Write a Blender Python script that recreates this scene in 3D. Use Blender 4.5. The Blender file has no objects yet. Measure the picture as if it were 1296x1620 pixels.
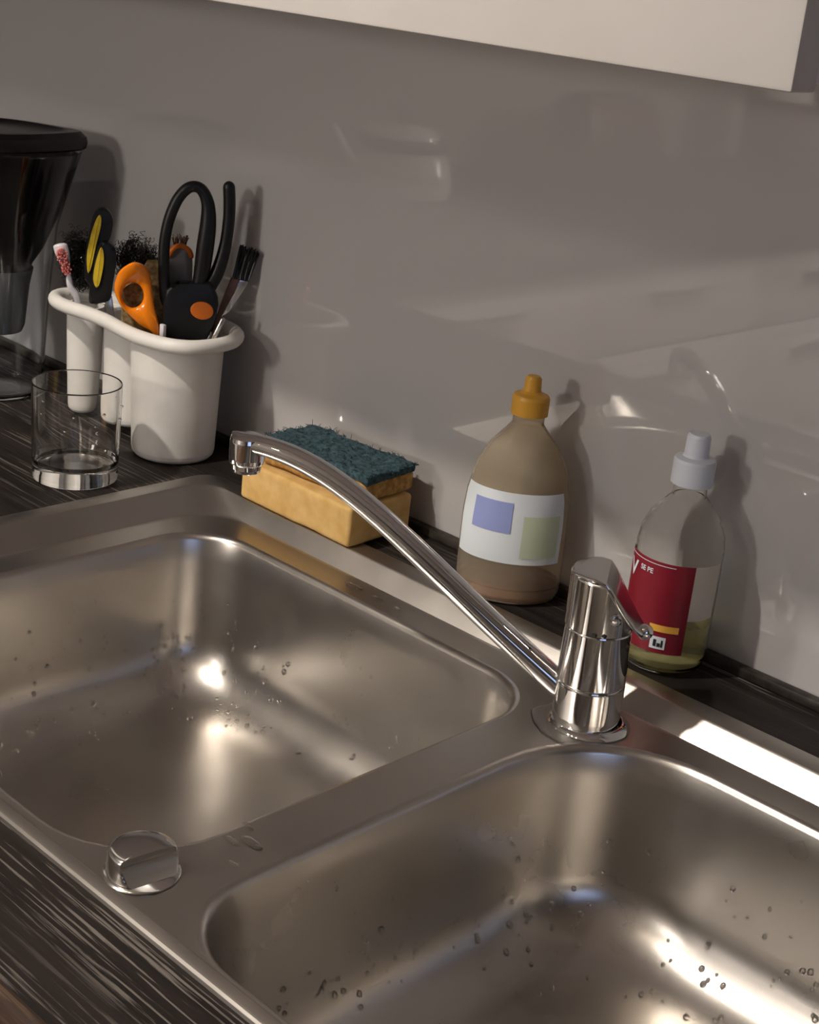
import bpy, bmesh, math, random
from mathutils import Vector, Matrix, noise
random.seed(7)
C = bpy.context.scene.collection
S = bpy.context.scene
PI = math.pi
# ---------------------------------------------------------------- camera (worktop surface is z = 0, floor z = -0.9)
cam = bpy.data.cameras.new('camera'); co = bpy.data.objects.new('camera', cam); C.objects.link(co)
yaw, pitch, roll = math.radians(42.495), math.radians(20.382), math.radians(6.053)
fw = Vector((-math.sin(yaw)*math.cos(pitch), math.cos(yaw)*math.cos(pitch), -math.sin(pitch)))
r0 = Vector((math.cos(yaw), math.sin(yaw), 0)); u0 = r0.cross(fw)
rx = r0*math.cos(roll)+u0*math.sin(roll); ux = -r0*math.sin(roll)+u0*math.cos(roll)
M = Matrix((rx, ux, -fw)).transposed().to_4x4(); M.translation = Vector((0, 0, .5))
co.matrix_world = M
cam.sensor_fit = 'VERTICAL'; cam.sensor_height = 24; cam.lens = 2410.9/1620*24
cam.clip_start = .02; S.camera = co
# ---------------------------------------------------------------- world, exposure
w = bpy.data.worlds.new('dusk'); S.world = w; w.use_nodes = True
w.node_tree.nodes['Background'].inputs[0].default_value = (.42, .58, 1, 1)
w.node_tree.nodes['Background'].inputs[1].default_value = 1.2
S.view_settings.view_transform = 'Standard'; S.view_settings.look = 'None'
S.view_settings.exposure = 0.34; S.view_settings.gamma = 1; S.view_settings.use_curve_mapping = False
LAMP_W = 14.0; FILL_DOME = (-1.1, -1.75, 1.50); FILL_DOME_W = 26.0; FILL_GLOBE = (-1.35, -1.75, .66); FILL_GLOBE_W = 72.0  # the dome and the low globe are added fill lights, both unseen
LAMPS = [(-1.18, -.18, 1.42), (-.88, -.20, 1.42), (-.58, -.22, 1.42)]
S.cycles.use_denoising = True; S.cycles.denoising_input_passes = 'RGB_ALBEDO_NORMAL'; S.cycles.denoising_prefilter = 'ACCURATE'
S.cycles.caustics_reflective = True; S.cycles.sample_clamp_indirect = 12.0
S.cycles.max_bounces = 14; S.cycles.transparent_max_bounces = 12; S.cycles.transmission_bounces = 12
# ---------------------------------------------------------------- materials
def mat(name, col=(.5, .5, .5), rough=.5, metal=0, spec=.5, trans=0, ior=1.45, alpha=1, sheen=0, emit=None):
    m = bpy.data.materials.new(name); m.use_nodes = True
    b = m.node_tree.nodes['Principled BSDF']
    b.inputs['Base Color'].default_value = (*col, 1); b.inputs['Roughness'].default_value = rough
    b.inputs['Metallic'].default_value = metal; b.inputs['Specular IOR Level'].default_value = spec
    b.inputs['Transmission Weight'].default_value = trans; b.inputs['IOR'].default_value = ior
    if emit: b.inputs['Emission Color'].default_value = (*emit[0], 1); b.inputs['Emission Strength'].default_value = emit[1]
    return m
def nd(m, t, **k):
    n = m.node_tree.nodes.new(t)
    for a, v in k.items():
        if a in n.inputs: n.inputs[a].default_value = v
        else: setattr(n, a, v)
    return n
def lk(m, a, b): m.node_tree.links.new(a, b)
def bsdf(m): return m.node_tree.nodes['Principled BSDF']
def tex(m, scale=(1, 1, 1), kind='ShaderNodeTexNoise', **k):
    tc = nd(m, 'ShaderNodeTexCoord'); mp = nd(m, 'ShaderNodeMapping'); mp.inputs['Scale'].default_value = scale
    lk(m, tc.outputs['Object'], mp.inputs[0]); n = nd(m, kind, **k); lk(m, mp.outputs[0], n.inputs['Vector']); return n
def ramp(m, src, stops):
    r = nd(m, 'ShaderNodeValToRGB'); lk(m, src, r.inputs[0]); e = r.color_ramp.elements
    e[0].position, e[0].color = stops[0][0], (*stops[0][1], 1); e[1].position, e[1].color = stops[-1][0], (*stops[-1][1], 1)
    for p, c in stops[1:-1]: x = e.new(p); x.color = (*c, 1)
    return r
def mixc(m, fac, a, b, mode='MIX'):
    x = nd(m, 'ShaderNodeMix', data_type='RGBA', blend_type=mode)
    for s, i in ((fac, 0), (a, 6), (b, 7)):
        if hasattr(s, 'links'): lk(m, s, x.inputs[i])
        else: x.inputs[i].default_value = s if not isinstance(s, tuple) else (*s, 1)
    return x.outputs[2]
def bump(m, src, strength, dist=.001):
    b = nd(m, 'ShaderNodeBump'); b.inputs['Strength'].default_value = strength; b.inputs['Distance'].default_value = dist
    lk(m, src, b.inputs['Height']); lk(m, b.outputs[0], bsdf(m).inputs['Normal'])
def mottled(name, c1, c2, scale, rough=.6, bs=0, lo=.35, hi=.65, **k):
    m = mat(name, c1, rough, **k); n = tex(m, Scale=scale, Detail=6.0)
    r = ramp(m, n.outputs[0], [(lo, c1), (hi, c2)]); lk(m, r.outputs[0], bsdf(m).inputs['Base Color'])
    if bs: bump(m, n.outputs[0], bs)
    return m
def wood(name, base1, base2, streak, amount, rough=.42):
    m = mat(name, base1, rough, spec=.18)
    a = tex(m, (2.6, 40, 40), Scale=1.0, Detail=7.0, Roughness=.6)
    b = tex(m, (8, 340, 340), Scale=1.0, Detail=5.0, Roughness=.65)
    c = tex(m, (2.2, 15, 15), Scale=1.0, Detail=3.0)
    r1 = ramp(m, a.outputs[0], [(.32, base1), (.66, base2)])
    r2 = ramp(m, b.outputs[0], [(.545, (0, 0, 0)), (.60, (1, 1, 1))])
    r3 = ramp(m, c.outputs[0], [(.44, (.06*amount,)*3), (.60, (amount,)*3)])
    f = mixc(m, 1.0, r2.outputs[0], r3.outputs[0], 'MULTIPLY')
    lk(m, mixc(m, f, r1.outputs[0], streak), bsdf(m).inputs['Base Color'])
    bump(m, b.outputs[0], .25, .0006); return m
def steel(name, col, r1, r2, sc, anis=0):
    m = mat(name, col, r1, 1)
    n = tex(m, sc, Scale=1.0, Detail=4.0); n2 = tex(m, Scale=14.0, Detail=5.0)
    mr = nd(m, 'ShaderNodeMapRange'); mr.inputs['From Min'].default_value = .3; mr.inputs['From Max'].default_value = .7
    mr.inputs['To Min'].default_value = r1; mr.inputs['To Max'].default_value = r2
    lk(m, n2.outputs[0], mr.inputs[0]); lk(m, mr.outputs[0], bsdf(m).inputs['Roughness'])
    bump(m, n.outputs[0], .08, .0004); return m
m_panel = mat('grey_lacquered_glass', (.46, .445, .44), .025, spec=1.0)
m_wall = mat('wall_paint', (.30, .275, .25), .85)
m_ceil = mat('ceiling_paint', (.42, .40, .37), .9)
m_wall_dark = mat('wall_dark_for_reflections', (.09, .085, .08), .85)  # unseen right wall darkened so steel and chrome mirror a darker side
m_floor = wood('floor_wood', (.13, .075, .042), (.22, .13, .075), (.28, .18, .11), .6)
m_top = wood('dark_wood_laminate', (.010, .008, .007), (.026, .020, .018), (.21, .185, .165), .82, .55)
m_edge = wood('browner_edge', (.022, .012, .008), (.060, .033, .020), (.15, .095, .06), .8, .55)
m_seal = mottled('dark_seal', (.012, .009, .007), (.045, .035, .028), 90, .5)
m_white = mottled('white_front', (.60, .575, .55), (.625, .60, .575), 12, .38)
m_white2 = mottled('white_front_lightened', (.80, .78, .75), (.83, .81, .78), 12, .38)  # white front lightened so the drawers mirror brighter in the splashback
m_doorside = mat('door_edge', (.78, .70, .72), .45)
m_steel = steel('brushed_steel', (.45, .42, .39), .30, .38, (30, 900, 900))
m_bowl = steel('satin_steel', (.54, .51, .475), .26, .35, (500, 500, 500))
m_chrome = mat('chrome', (.80, .80, .81), .035, 1)
m_chrome_worn = steel('worn_chrome', (.72, .71, .70), .09, .18, (60, 60, 60))
m_dark = mat('dark_gap', (.01, .01, .01), .6)
m_glass = mat('clear_glass', (1, 1, 1), .0, trans=1, ior=1.48)
m_water = mat('water', (1, 1, 1), .0, trans=1, ior=1.33)
m_drop = mat('darkened_water_drop', (.80, .80, .80), .0, trans=1, ior=1.40, spec=1.0)  # grey tint put in for the dark refraction of real drops
m_plastic_white = mottled('white_plastic', (.74, .715, .67), (.78, .755, .71), 60, .42)
m_black = mat('black_rubber', (.006, .006, .007), .42)
m_blackgloss = mat('black_plastic', (.012, .011, .012), .3)
m_yellow = mottled('yellow_grip', (.62, .42, .015), (.72, .52, .04), 120, .5)
m_orange = mat('orange_plastic', (.82, .22, .008), .16)
m_orange_dull = mat('orange_dot', (.72, .17, .012), .45)
m_wool = mat('steel_wool', (.07, .065, .065), .3, .8)
m_pink = mat('pink_bristle', (.72, .20, .17), .5)
m_brush_white = mat('toothbrush_white', (.72, .69, .72), .3)
m_sponge = mottled('yellow_sponge', (.58, .35, .11), (.70, .46, .18), 55, .85, .5)
m_sponge2 = mottled('wet_sponge', (.34, .17, .04), (.55, .32, .09), 160, .85, .9, .4, .62)
m_scour = mottled('scouring_pad', (.010, .030, .040), (.055, .105, .125), 240, .9, 1.0)
m_brown_sponge = mottled('brown_sponge', (.10, .06, .022), (.26, .17, .07), 220, .9, .9)
m_ferrule = mat('ferrule', (.6, .59, .58), .2, 1)
m_brownwood = mat('brown_handle', (.10, .045, .025), .4)
m_grey_trans = mat('grey_translucent', (.22, .2, .18), .3, trans=.4)
m_jug = mat('jug_plastic', (.93, .95, .97), .03, trans=1, ior=1.30)
m_funnel = mat('smoky_plastic', (.016, .014, .014), .14, trans=.25, ior=1.2)
m_lid = mat('black_lid', (.012, .009, .009), .28)
m_cart = mat('grey_cartridge', (.13, .135, .14), .5)
m_bottle = mat('bottle_plastic', (.97, .965, .95), .04, trans=1, ior=1.18)
m_amber = mat('amber_liquid', (.50, .17, .02), .0, trans=.8, ior=1.33)
m_amber_bottle = mat('brown_bottle', (.84, .76, .62), .10, trans=.86, ior=1.18)
m_pale = mat('pale_yellow_liquid', (.88, .84, .42), .0, trans=.72, ior=1.25)
m_cap_orange = mat('orange_cap', (.70, .36, .04), .4)
m_cap_white = mat('white_cap', (.72, .76, .84), .35)
m_label_red = mat('red_label', (.20, .006, .018), .4)
m_label_cream = mat('cream_label', (.72, .66, .56), .45)
m_label_white = mat('white_label', (.70, .75, .80), .45)
m_label_blue = mat('blue_print', (.28, .33, .62), .45)
m_label_green = mat('green_print', (.55, .62, .46), .45)
m_label_orange = mat('orange_print', (.80, .42, .06), .45)
m_print_black = mat('black_print', (.02, .02, .02), .5)
m_enamel = mat('white_enamel', (.80, .77, .72), .12)
m_fixture = mat('lamp_metal', (.6, .6, .6), .3, 1)
m_bulb = mat('lit_bulb', (1, .9, .75), .5, emit=((1, .80, .58), 40))
m_opal = mat('fill_dome_glow', (1, .95, .88), .5, emit=((1, .93, .86), FILL_DOME_W))
m_opal2 = mat('fill_globe_glow', (1, .95, .88), .5, emit=((1, .93, .86), FILL_GLOBE_W))
m_frame = mat('window_frame', (.75, .75, .74), .5)
m_copper = mat('dark_brown_jug', (.10, .035, .022), .3)
# ---------------------------------------------------------------- helpers
def root(name, label, cat, loc, group=None):
    o = bpy.data.objects.new(name, None); C.objects.link(o); o.location = loc
    o.empty_display_size = .05; o['label'] = label; o['category'] = cat
    if group: o['group'] = group
    return o
def worldloc(o):
    p = Vector((0, 0, 0))
    while o: p = p+o.location; o = o.parent
    return p
def obj(name, bm, m, parent=None, loc=None, smooth=True, angle=40, mats=None, sub=0):
    org = worldloc(parent) if parent else Vector(loc or (0, 0, 0))
    bmesh.ops.translate(bm, verts=bm.verts[:], vec=-org)
    bmesh.ops.recalc_face_normals(bm, faces=bm.faces[:])
    if smooth:
        for f in bm.faces: f.smooth = True
        a = math.radians(angle)
        for e in bm.edges:
            if len(e.link_faces) == 2 and e.calc_face_angle(0) > a: e.smooth = False
    me = bpy.data.meshes.new(name); bm.to_mesh(me); bm.free()
    for x in (mats or [m]): me.materials.append(x)
    o = bpy.data.objects.new(name, me); C.objects.link(o)
    if parent: o.parent = parent
    else: o.location = org
    if sub:
        s = o.modifiers.new('sub', 'SUBSURF'); s.levels = s.render_levels = sub
    return o
def tag(o, label, cat, group=None):
    o['label'] = label; o['category'] = cat
    if group: o['group'] = group
    return o
def struct(name, bm, m, label=None, **k):
    o = obj(name, bm, m, **k); o['kind'] = 'structure'
    if label: o['label'] = label
    return o
def B(): return bmesh.new()
def box(bm, x0, x1, y0, y1, z0, z1, bev=0, seg=2):
    vs = [bm.verts.new((x, y, z)) for z in (z0, z1) for y in (y0, y1) for x in (x0, x1)]
    fs = [bm.faces.new([vs[i] for i in q]) for q in ((0, 2, 3, 1), (4, 5, 7, 6), (0, 1, 5, 4), (2, 6, 7, 3), (0, 4, 6, 2), (1, 3, 7, 5))]
    if bev:
        es = list({e for f in fs for e in f.edges})
        bmesh.ops.bevel(bm, geom=es, offset=bev, segments=seg, profile=.5, affect='EDGES')
    return bm
def loft(bm, rings, closed=True, cap0=False, cap1=False):
    R = [[bm.verts.new(p) for p in r] for r in rings]; n = len(R[0])
    for a, b in zip(R, R[1:]):
        for i in range(n if closed else n-1):
            j = (i+1) % n
            bm.faces.new((a[i], a[j], b[j], b[i]))
    if cap0: bm.faces.new(R[0])
    if cap1: bm.faces.new(R[-1])
    return R
def lathe(bm, prof, n=48, c=(0, 0, 0), sx=1, sy=1, rot=0, axis=None):
    """prof: (r, z) list; r = 0 ends become caps"""
    c = Vector(c); rings = []; caps = [False, False]
    P = [prof[0]]
    for p, q in zip(prof, prof[1:]):        # holding rings keep long straight walls straight-shaded
        l = math.hypot(q[0]-p[0], q[1]-p[1])
        if l > .003 and p[0] > 0 and q[0] > 0:
            f = min(.0005/l, .2); P += [(p[0]+(q[0]-p[0])*t, p[1]+(q[1]-p[1])*t) for t in (f, 1-f)]
        P.append(q)
    if P[0][0] == 0: P = P[1:]; caps[0] = True
    if P[-1][0] == 0: P = P[:-1]; caps[1] = True
    for r, z in P:
        ring = []
        for k in range(n):
            a = 2*PI*k/n; x, y = r*sx*math.cos(a), r*sy*math.sin(a)
            v = Vector((x*math.cos(rot)-y*math.sin(rot), x*math.sin(rot)+y*math.cos(rot), z))
            if axis is not None: v = axis @ v
            ring.append(c+v)
        rings.append(ring)
    loft(bm, rings, True, *caps); return bm
def frames(pts, up=Vector((0, 0, 1))):
    out = []
    for i, p in enumerate(pts):
        t = (pts[min(i+1, len(pts)-1)]-pts[max(i-1, 0)]).normalized()
        s = t.cross(up)
        if s.length < 1e-4: s = t.cross(Vector((1, .3, 0)))
        s.normalize(); out.append((t, s, s.cross(t).normalized()))
    return out
def tube(bm, pts, rad, n=12, closed=False, up=Vector((0, 0, 1)), flat=1.0, caps=True, round_ends=False):
    pts = [Vector(p) for p in pts]; N = len(pts)
    if not hasattr(rad, '__len__'): rad = [rad]*N
    if round_ends:
        t0 = (pts[0]-pts[1]).normalized(); t1 = (pts[-1]-pts[-2]).normalized(); r0_, r1_ = rad[0], rad[-1]
        pre = [(pts[0]+t0*r0_*math.sin(a), r0_*math.cos(a)) for a in (1.45, 1.1, .75, .35)]
        post = [(pts[-1]+t1*r1_*math.sin(a), r1_*math.cos(a)) for a in (.35, .75, 1.1, 1.45)]
        rad = [r for _, r in pre]+list(rad)+[r for _, r in post]; pts = [p for p, _ in pre]+pts+[p for p, _ in post]; N = len(pts)
    if closed:
        fr = []
        for i in range(N):
            t = (pts[(i+1) % N]-pts[i-1]).normalized(); s = t.cross(up).normalized(); fr.append((t, s, s.cross(t)))
    else: fr = frames(pts, up)
    rings = [[p+s*(r*math.cos(2*PI*k/n))+q*(r*flat*math.sin(2*PI*k/n)) for k in range(n)] for p, r, (t, s, q) in zip(pts, rad, fr)]
    if closed: rings.append(rings[0]); 
    R = loft(bm, rings, True, caps and not closed, caps and not closed)
    if closed: bmesh.ops.remove_doubles(bm, verts=R[0]+R[-1], dist=1e-7)
    return bm
def spline(pts, n=8):
    P = [Vector(p) for p in pts]; out = []
    for i in range(len(P)-1):
        p0, p1, p2, p3 = P[max(i-1, 0)], P[i], P[i+1], P[min(i+2, len(P)-1)]
        for k in range(n):
            t = k/n
            out.append(.5*((2*p1)+(p2-p0)*t+(2*p0-5*p1+4*p2-p3)*t*t+(3*p1-p0-3*p2+p3)*t**3))
    out.append(P[-1]); return out
def rrect(x0, x1, y0, y1, z, r, n=8, e=6):
    """rounded rectangle, r = (front-left, front-right, back-right, back-left), fixed vertex count"""
    if not hasattr(r, '__len__'): r = (r,)*4
    cs = [((x0+r[0], y0+r[0]), PI, r[0]), ((x1-r[1], y0+r[1]), 1.5*PI, r[1]), ((x1-r[2], y1-r[2]), 0, r[2]), ((x0+r[3], y1-r[3]), .5*PI, r[3])]
    arcs = [[Vector((c[0]+q*math.cos(a+PI/2*k/n), c[1]+q*math.sin(a+PI/2*k/n), z)) for k in range(n+1)] for c, a, q in cs]
    out = []
    for i in range(4):
        out += arcs[i]; a, b = arcs[i][-1], arcs[(i+1) % 4][0]
        out += [a.lerp(b, k/e) for k in range(1, e)]
    return out
class Plane:
    """upright plane through P facing the room: u to the right, z up, w towards the viewer side"""
    def __init__(s, x, y, k=1, du=0):
        s.k, s.du = k, du; s.P = Vector((x, y, 0)); v = Vector((x, y, 0)).normalized(); s.n = -v; s.u = Vector((-v.y, v.x, 0))
        if s.u.x < 0: s.u = -s.u
    def __call__(s, u, z, d=0): return s.P+s.u*(u*s.k+s.du)+s.n*d+Vector((0, 0, .5-(.5-z)*s.k))
def plate(bm, P, outline, d, th, bev=.0015):
    """flat outline (u,z) extruded in depth d-th/2..d+th/2 and bevelled"""
    a = [bm.verts.new(P(u, z, d-th/2)) for u, z in outline]; b = [bm.verts.new(P(u, z, d+th/2)) for u, z in outline]
    n = len(a); fs = [bm.faces.new(a), bm.faces.new(b[::-1])]
    rim = []
    for i in range(n):
        bm.faces.new((a[i], a[(i+1) % n], b[(i+1) % n], b[i]))
    es = [e for f in fs for e in f.edges]
    if bev: bmesh.ops.bevel(bm, geom=es, offset=bev, segments=3, profile=.5, affect='EDGES')
    return bm
def ellipse(cu, cz, a, b, rot=0, n=28):
    return [(cu+a*math.cos(t)*math.cos(rot)-b*math.sin(t)*math.sin(rot), cz+a*math.cos(t)*math.sin(rot)+b*math.sin(t)*math.cos(rot)) for t in [2*PI*k/n for k in range(n)]]
def spl2(pts, n=6, closed=True):
    P = [Vector((p[0], p[1], 0)) for p in pts]
    if closed: P = [P[-1]]+P+[P[0], P[1]]
    s = spline(P, n); 
    if closed: s = s[n:-n-1]
    return [(p.x, p.y) for p in s]
# ================================================================ SETTING
XL, XR, YB, YF, ZF, ZC = -2.55, 1.7, .97, -2.4, -.9, 1.62
struct('floor', box(B(), XL-.1, XR+.1, YF-.1, YB+.1, ZF-.05, ZF), m_floor)
struct('ceiling', box(B(), XL-.1, XR+.1, YF-.1, YB+.1, ZC, ZC+.05), m_ceil)
wb = struct('wall_back', box(B(), XL-.1, XR+.1, YB+.008, YB+.108, ZF, ZC), m_wall)
bm = B(); box(bm, XL+.002, XR-.002, YB, YB+.008, -.05, .62, .0008, 1)
obj('glass_panel', bm, m_panel, wb)['label'] = 'glossy grey lacquered glass splashback panel'
struct('wall_left', box(B(), XL-.1, XL, YF, YB, ZF, ZC), m_wall)
bm = B()      # right wall with a window opening
for a in ((YF, -1.5, ZF, ZC), (-.2, YB, ZF, ZC), (-1.5, -.2, ZF, .1), (-1.5, -.2, 1.3, ZC)): box(bm, XR, XR+.1, a[0], a[1], a[2], a[3])
struct('wall_right', bm, m_wall_dark)
struct('wall_front', box(B(), XL-.1, XR+.1, YF-.1, YF, ZF, ZC), m_wall)
bm = B()
for a in ((-1.5, -1.45, .1, 1.3), (-.25, -.2, .1, 1.3), (-1.45, -.25, .1, .15), (-1.45, -.25, 1.25, 1.3), (-.875, -.825, .15, 1.25)): box(bm, XR+.02, XR+.08, *a)
wn = struct('window_1', bm, m_frame)
for k, (a, b) in enumerate(((-1.45, -.875), (-.825, -.25))): obj('pane', box(B(), XR+.045, XR+.05, a, b, .15, 1.25), m_glass, wn)
# black sealing strip along the foot of the splashback
sealo = struct('trim_1', box(B(), -1.74, XR-.01, .9600, .9695, .0, .0085, .002, 2), m_seal)
# ---------------------------------------------------------------- worktop with sink cut-out
SX0, SX1, SY0, SY1 = -1.084, -.02, .4137, .895
CUT = (SX0+.012, SX1-.012, SY0+.012, SY1-.012)
wt = root('worktop', 'dark wood-grain worktop running along the splashback, around the steel sink', 'worktop', (-.6, .65, -.038))
def slab(bm, x0, x1, y0, y1, z0, z1, hole):
    o = [(x0, y0), (x1, y0), (x1, y1), (x0, y1)]; h = [(hole[0], hole[2]), (hole[1], hole[2]), (hole[1], hole[3]), (hole[0], hole[3])]
    V = {}
    for nm, pts in (('o', o), ('h', h)):
        for zi, z in enumerate((z0, z1)):
            for i, p in enumerate(pts): V[nm, zi, i] = bm.verts.new((*p, z))
    for i in range(4):
        j = (i+1) % 4
        for zi in (0, 1): bm.faces.new((V['o', zi, i], V['o', zi, j], V['h', zi, j], V['h', zi, i]))
        for nm in 'oh': bm.faces.new((V[nm, 0, i], V[nm, 0, j], V[nm, 1, j], V[nm, 1, i]))
bm = B(); slab(bm, -1.7, XR-.002, .338, .9690, -.038, 0, CUT); obj('board', bm, m_top, wt)
# rounded front edge, wood grain in a browner tone than the board
bm = B(); prof = [(.338, 0)]+[(.338-.012*math.sin(t), -.012+.012*math.cos(t)) for t in [PI/2*k/6 for k in range(1, 7)]]+[(.326, -.034), (.330, -.038), (.338, -.038)]
loft(bm, [[Vector((x, y, z)) for y, z in prof] for x in (-1.7, XR-.002)], True, True, True)
obj('front_edge', bm, m_edge, wt)['label'] = 'rounded front edge with wood grain in a browner tone'
# base cabinet under it
bc = root('base_cabinet', 'white base cabinet under the sink worktop', 'cabinet', (-.6, .66, ZF))
bm = B(); box(bm, -1.69, XR-.004, .395, .41, ZF+.1, -.20); box(bm, -1.69, XR-.004, .42, .96, ZF+.1, ZF+.12); box(bm, -1.69, -1.67, .395, .96, ZF+.1, -.039); box(bm, XR-.03, XR-.004, .395, .96, ZF+.1, -.039)
box(bm, -1.69, XR-.004, .44, .46, ZF, ZF+.1); box(bm, -1.69, XR-.004, .395, .41, -.2, -.039)
obj('carcass', bm, m_white, bc)
for k in range(5):
    d = obj('door', box(B(), -1.685+k*.60, -1.685+k*.60+.594, .372, .392, ZF+.11, -.045, .002), m_white, bc)
    obj('handle', box(B(), -1.45+k*.60, -1.25+k*.60, .352, .372, -.10, -.09, .002), m_fixture, d)
# leg of the kitchen along the left, seen only as a reflection in the splashback
lt = root('worktop', 'dark worktop of the kitchen leg on the left, mirrored in the splashback', 'worktop', (-2.1, -.6, -.04))
obj('board', box(B(), XL+.002, -1.7015, -2.2, .9690, -.040, 0, .002), m_top, lt)
lc = root('drawer_cabinet', 'white drawer cabinet under the left worktop, mirrored in the splashback', 'cabinet', (-2.1, -.8, ZF))
bm = B(); box(bm, XL+.01, -1.735, -2.18, .32, ZF+.1, -.041); box(bm, XL+.01, -1.78, -2.18, .32, ZF, ZF+.1); obj('carcass', bm, m_white2, lc)
for k in range(4):
    for (z0, z1) in ((-.215, -.050), (-.50, -.222), (ZF+.105, -.507)):
        y0 = -2.17+k*.60
        d = obj('drawer', box(B(), -1.734, -1.715, y0, y0+.594, z0, z1, .0015), m_white2, lc)
        obj('handle', box(B(), -1.7145, -1.700, y0+.2, y0+.4, z1-.06, z1-.05, .002), m_fixture, d)
# ---------------------------------------------------------------- wall cabinet
for x0, x1, lab in ((-.98, -.378, 'white wall cabinet above the splashback whose right end shows at top right'), (-1.585, -.983, 'second white wall cabinet from the right, above the frame'), (-2.19, -1.588, 'third white wall cabinet from the right, above the frame')):
    wc = root('wall_cabinet', lab, 'cabinet', ((x0+x1)/2, .8, .453), 'wall cabinets above the splashback')
    obj('carcass', box(B(), x0+.002, x1-.010, .672, .9690, .456, 1.1, .001), m_doorside, wc)
    dr = obj('door', box(B(), x0+.001, x1, .640, .662, .453, 1.1, .0018, 2), m_white, wc)
    obj('hinge', box(B(), x1-.032, x1-.017, .6625, .672, .60, .66), m_fixture, wc)
# ================================================================ SINK
sk = root('double_sink', 'brushed stainless steel sink with two bowls set into the dark worktop', 'sink', (-.55, .65, -.02))
LZ = -.012
BOWLS = [(-1.008, -.600, .4410, .8310, (.075, .078, .056, .058)), (-.561, -.145, .4372, .8355, (.062, .07, .07, .10))]
bm = B(); n_, e_ = 8, 10
rings = [rrect(SX0, SX1, SY0, SY1, .0002, .022, n_, e_), rrect(SX0+.0006, SX1-.0006, SY0+.0006, SY1-.0006, .0022, .022, n_, e_), rrect(SX0+.002, SX1-.002, SY0+.002, SY1-.002, .0034, .022, n_, e_), rrect(SX0+.004, SX1-.004, SY0+.004, SY1-.004, .0036, .022, n_, e_),
         rrect(SX0+.0190, SX1-.019, SY0+.0095, SY1-.0200, .0034, .024, n_, e_), rrect(SX0+.0200, SX1-.020, SY0+.0102, SY1-.0210, .0030, .025, n_, e_), rrect(SX0+.0215, SX1-.0215, SY0+.0110, SY1-.0222, .0020, .026, n_, e_),
         rrect(SX0+.0470, SX1-.047, SY0+.0195, SY1-.0342, LZ+.0020, .045, n_, e_), rrect(SX0+.0485, SX1-.0485, SY0+.0206, SY1-.0355, LZ+.0006, .046, n_, e_), rrect(SX0+.0505, SX1-.0505, SY0+.0214, SY1-.0370, LZ+.0001, .046, n_, e_), rrect(SX0+.0515, SX1-.0515, SY0+.0222, SY1-.0382, LZ, .045, n_, e_)]
R = loft(bm, rings)
inner = R[-1]; edges = [bm.edges.get((inner[i], inner[(i+1) % len(inner)])) for i in range(len(inner))]
for (x0, x1, y0, y1, r) in BOWLS:
    vs = [bm.verts.new(p) for p in rrect(x0, x1, y0, y1, LZ, r, 10, 12)]
    edges += [bm.edges.new((vs[i], vs[(i+1) % len(vs)])) for i in range(len(vs))]
res = bmesh.ops.triangle_fill(bm, use_beauty=True, use_dissolve=False, edges=edges)
obj('rim', bm, m_steel, sk, angle=25)
def bowl_rings(x0, x1, y0, y1, r, depth=.160):
    def ring(ins, z, k=0): return rrect(x0+ins, x1-ins, y0+ins, y1-ins, z, tuple(max(q-ins*.4+k, .01) for q in r), 10, 12)
    out = [ring(0, LZ), ring(.0016, LZ-.0003), ring(.0032, LZ-.0012), ring(.0046, LZ-.0028), ring(.0055, LZ-.005)]
    wz = -depth+.052
    for k in range(1, 6): out.append(ring(.0055+.0085*k/5, LZ-.005+(wz-LZ+.005)*k/5))
    for k in range(1, 11):
        t = PI/2*k/10; out.append(ring(.014+.058*(1-math.cos(t)), wz-.050*math.sin(t), .018*k/10))
    out.append(ring(.11, -depth-.000, .02)); out.append(ring(.165, -depth-.0012, 0))
    return out
bowl_objs = []
for b in BOWLS:
    bm = B(); rg = bowl_rings(*b); loft(bm, rg, True, False, True); bo = obj('bowl', bm, m_bowl, sk, angle=60); bowl_objs.append((bo, rg, b))
    cx, cy = (b[0]+b[1])/2, (b[2]+b[3])/2-.115
    bm = B(); lathe(bm, [(0, -.1608), (.012, -.1605), (.030, -.1590), (.040, -.1585), (.043, -.1592), (.044, -.1606)], 32, (cx, cy, 0)); obj('drain', bm, m_chrome, bo)
# droplets clinging to the bowls
bm = B()
for bi, (bo, rg, b) in enumerate(bowl_objs):
    cnt = 0
    while cnt < 420:
        i = random.choice([6, 7, 8, 8, 9, 9, 10, 10, 11, 12, 13, 14, 15, 16, 17]); i = min(i, len(rg)-3); k = random.randrange(len(rg[0])); k2 = (k+1) % len(rg[0])
        s, t = random.random(), random.random()
        p = rg[i][k].lerp(rg[i][k2], s).lerp(rg[i+1][k].lerp(rg[i+1][k2], s), t)
        nrm = (rg[i][k2]-rg[i][k]).cross(rg[i+1][k]-rg[i][k]).normalized()
        if nrm.dot(Vector(((b[0]+b[1])/2, (b[2]+b[3])/2, .1))-p) < 0: nrm = -nrm
        if noise.noise(p*22) < -.12+.1*random.random(): continue
        rr = random.choice([.0010, .0013, .0016, .0018, .0022, .0025]); 
        q = nrm.to_track_quat('Z', 'Y').to_matrix().to_4x4(); q.translation = p+nrm*rr*.05
        g = bmesh.ops.create_icosphere(bm, subdivisions=2, radius=rr, matrix=q @ Matrix.Diagonal((.9, random.uniform(.9, 1.3), .85, 1)))
        cnt += 1
dz = obj('water_droplets', bm, m_drop, sk); dz['kind'] = 'stuff'; dz['label'] = 'water droplets clinging to the bowl walls'
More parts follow.
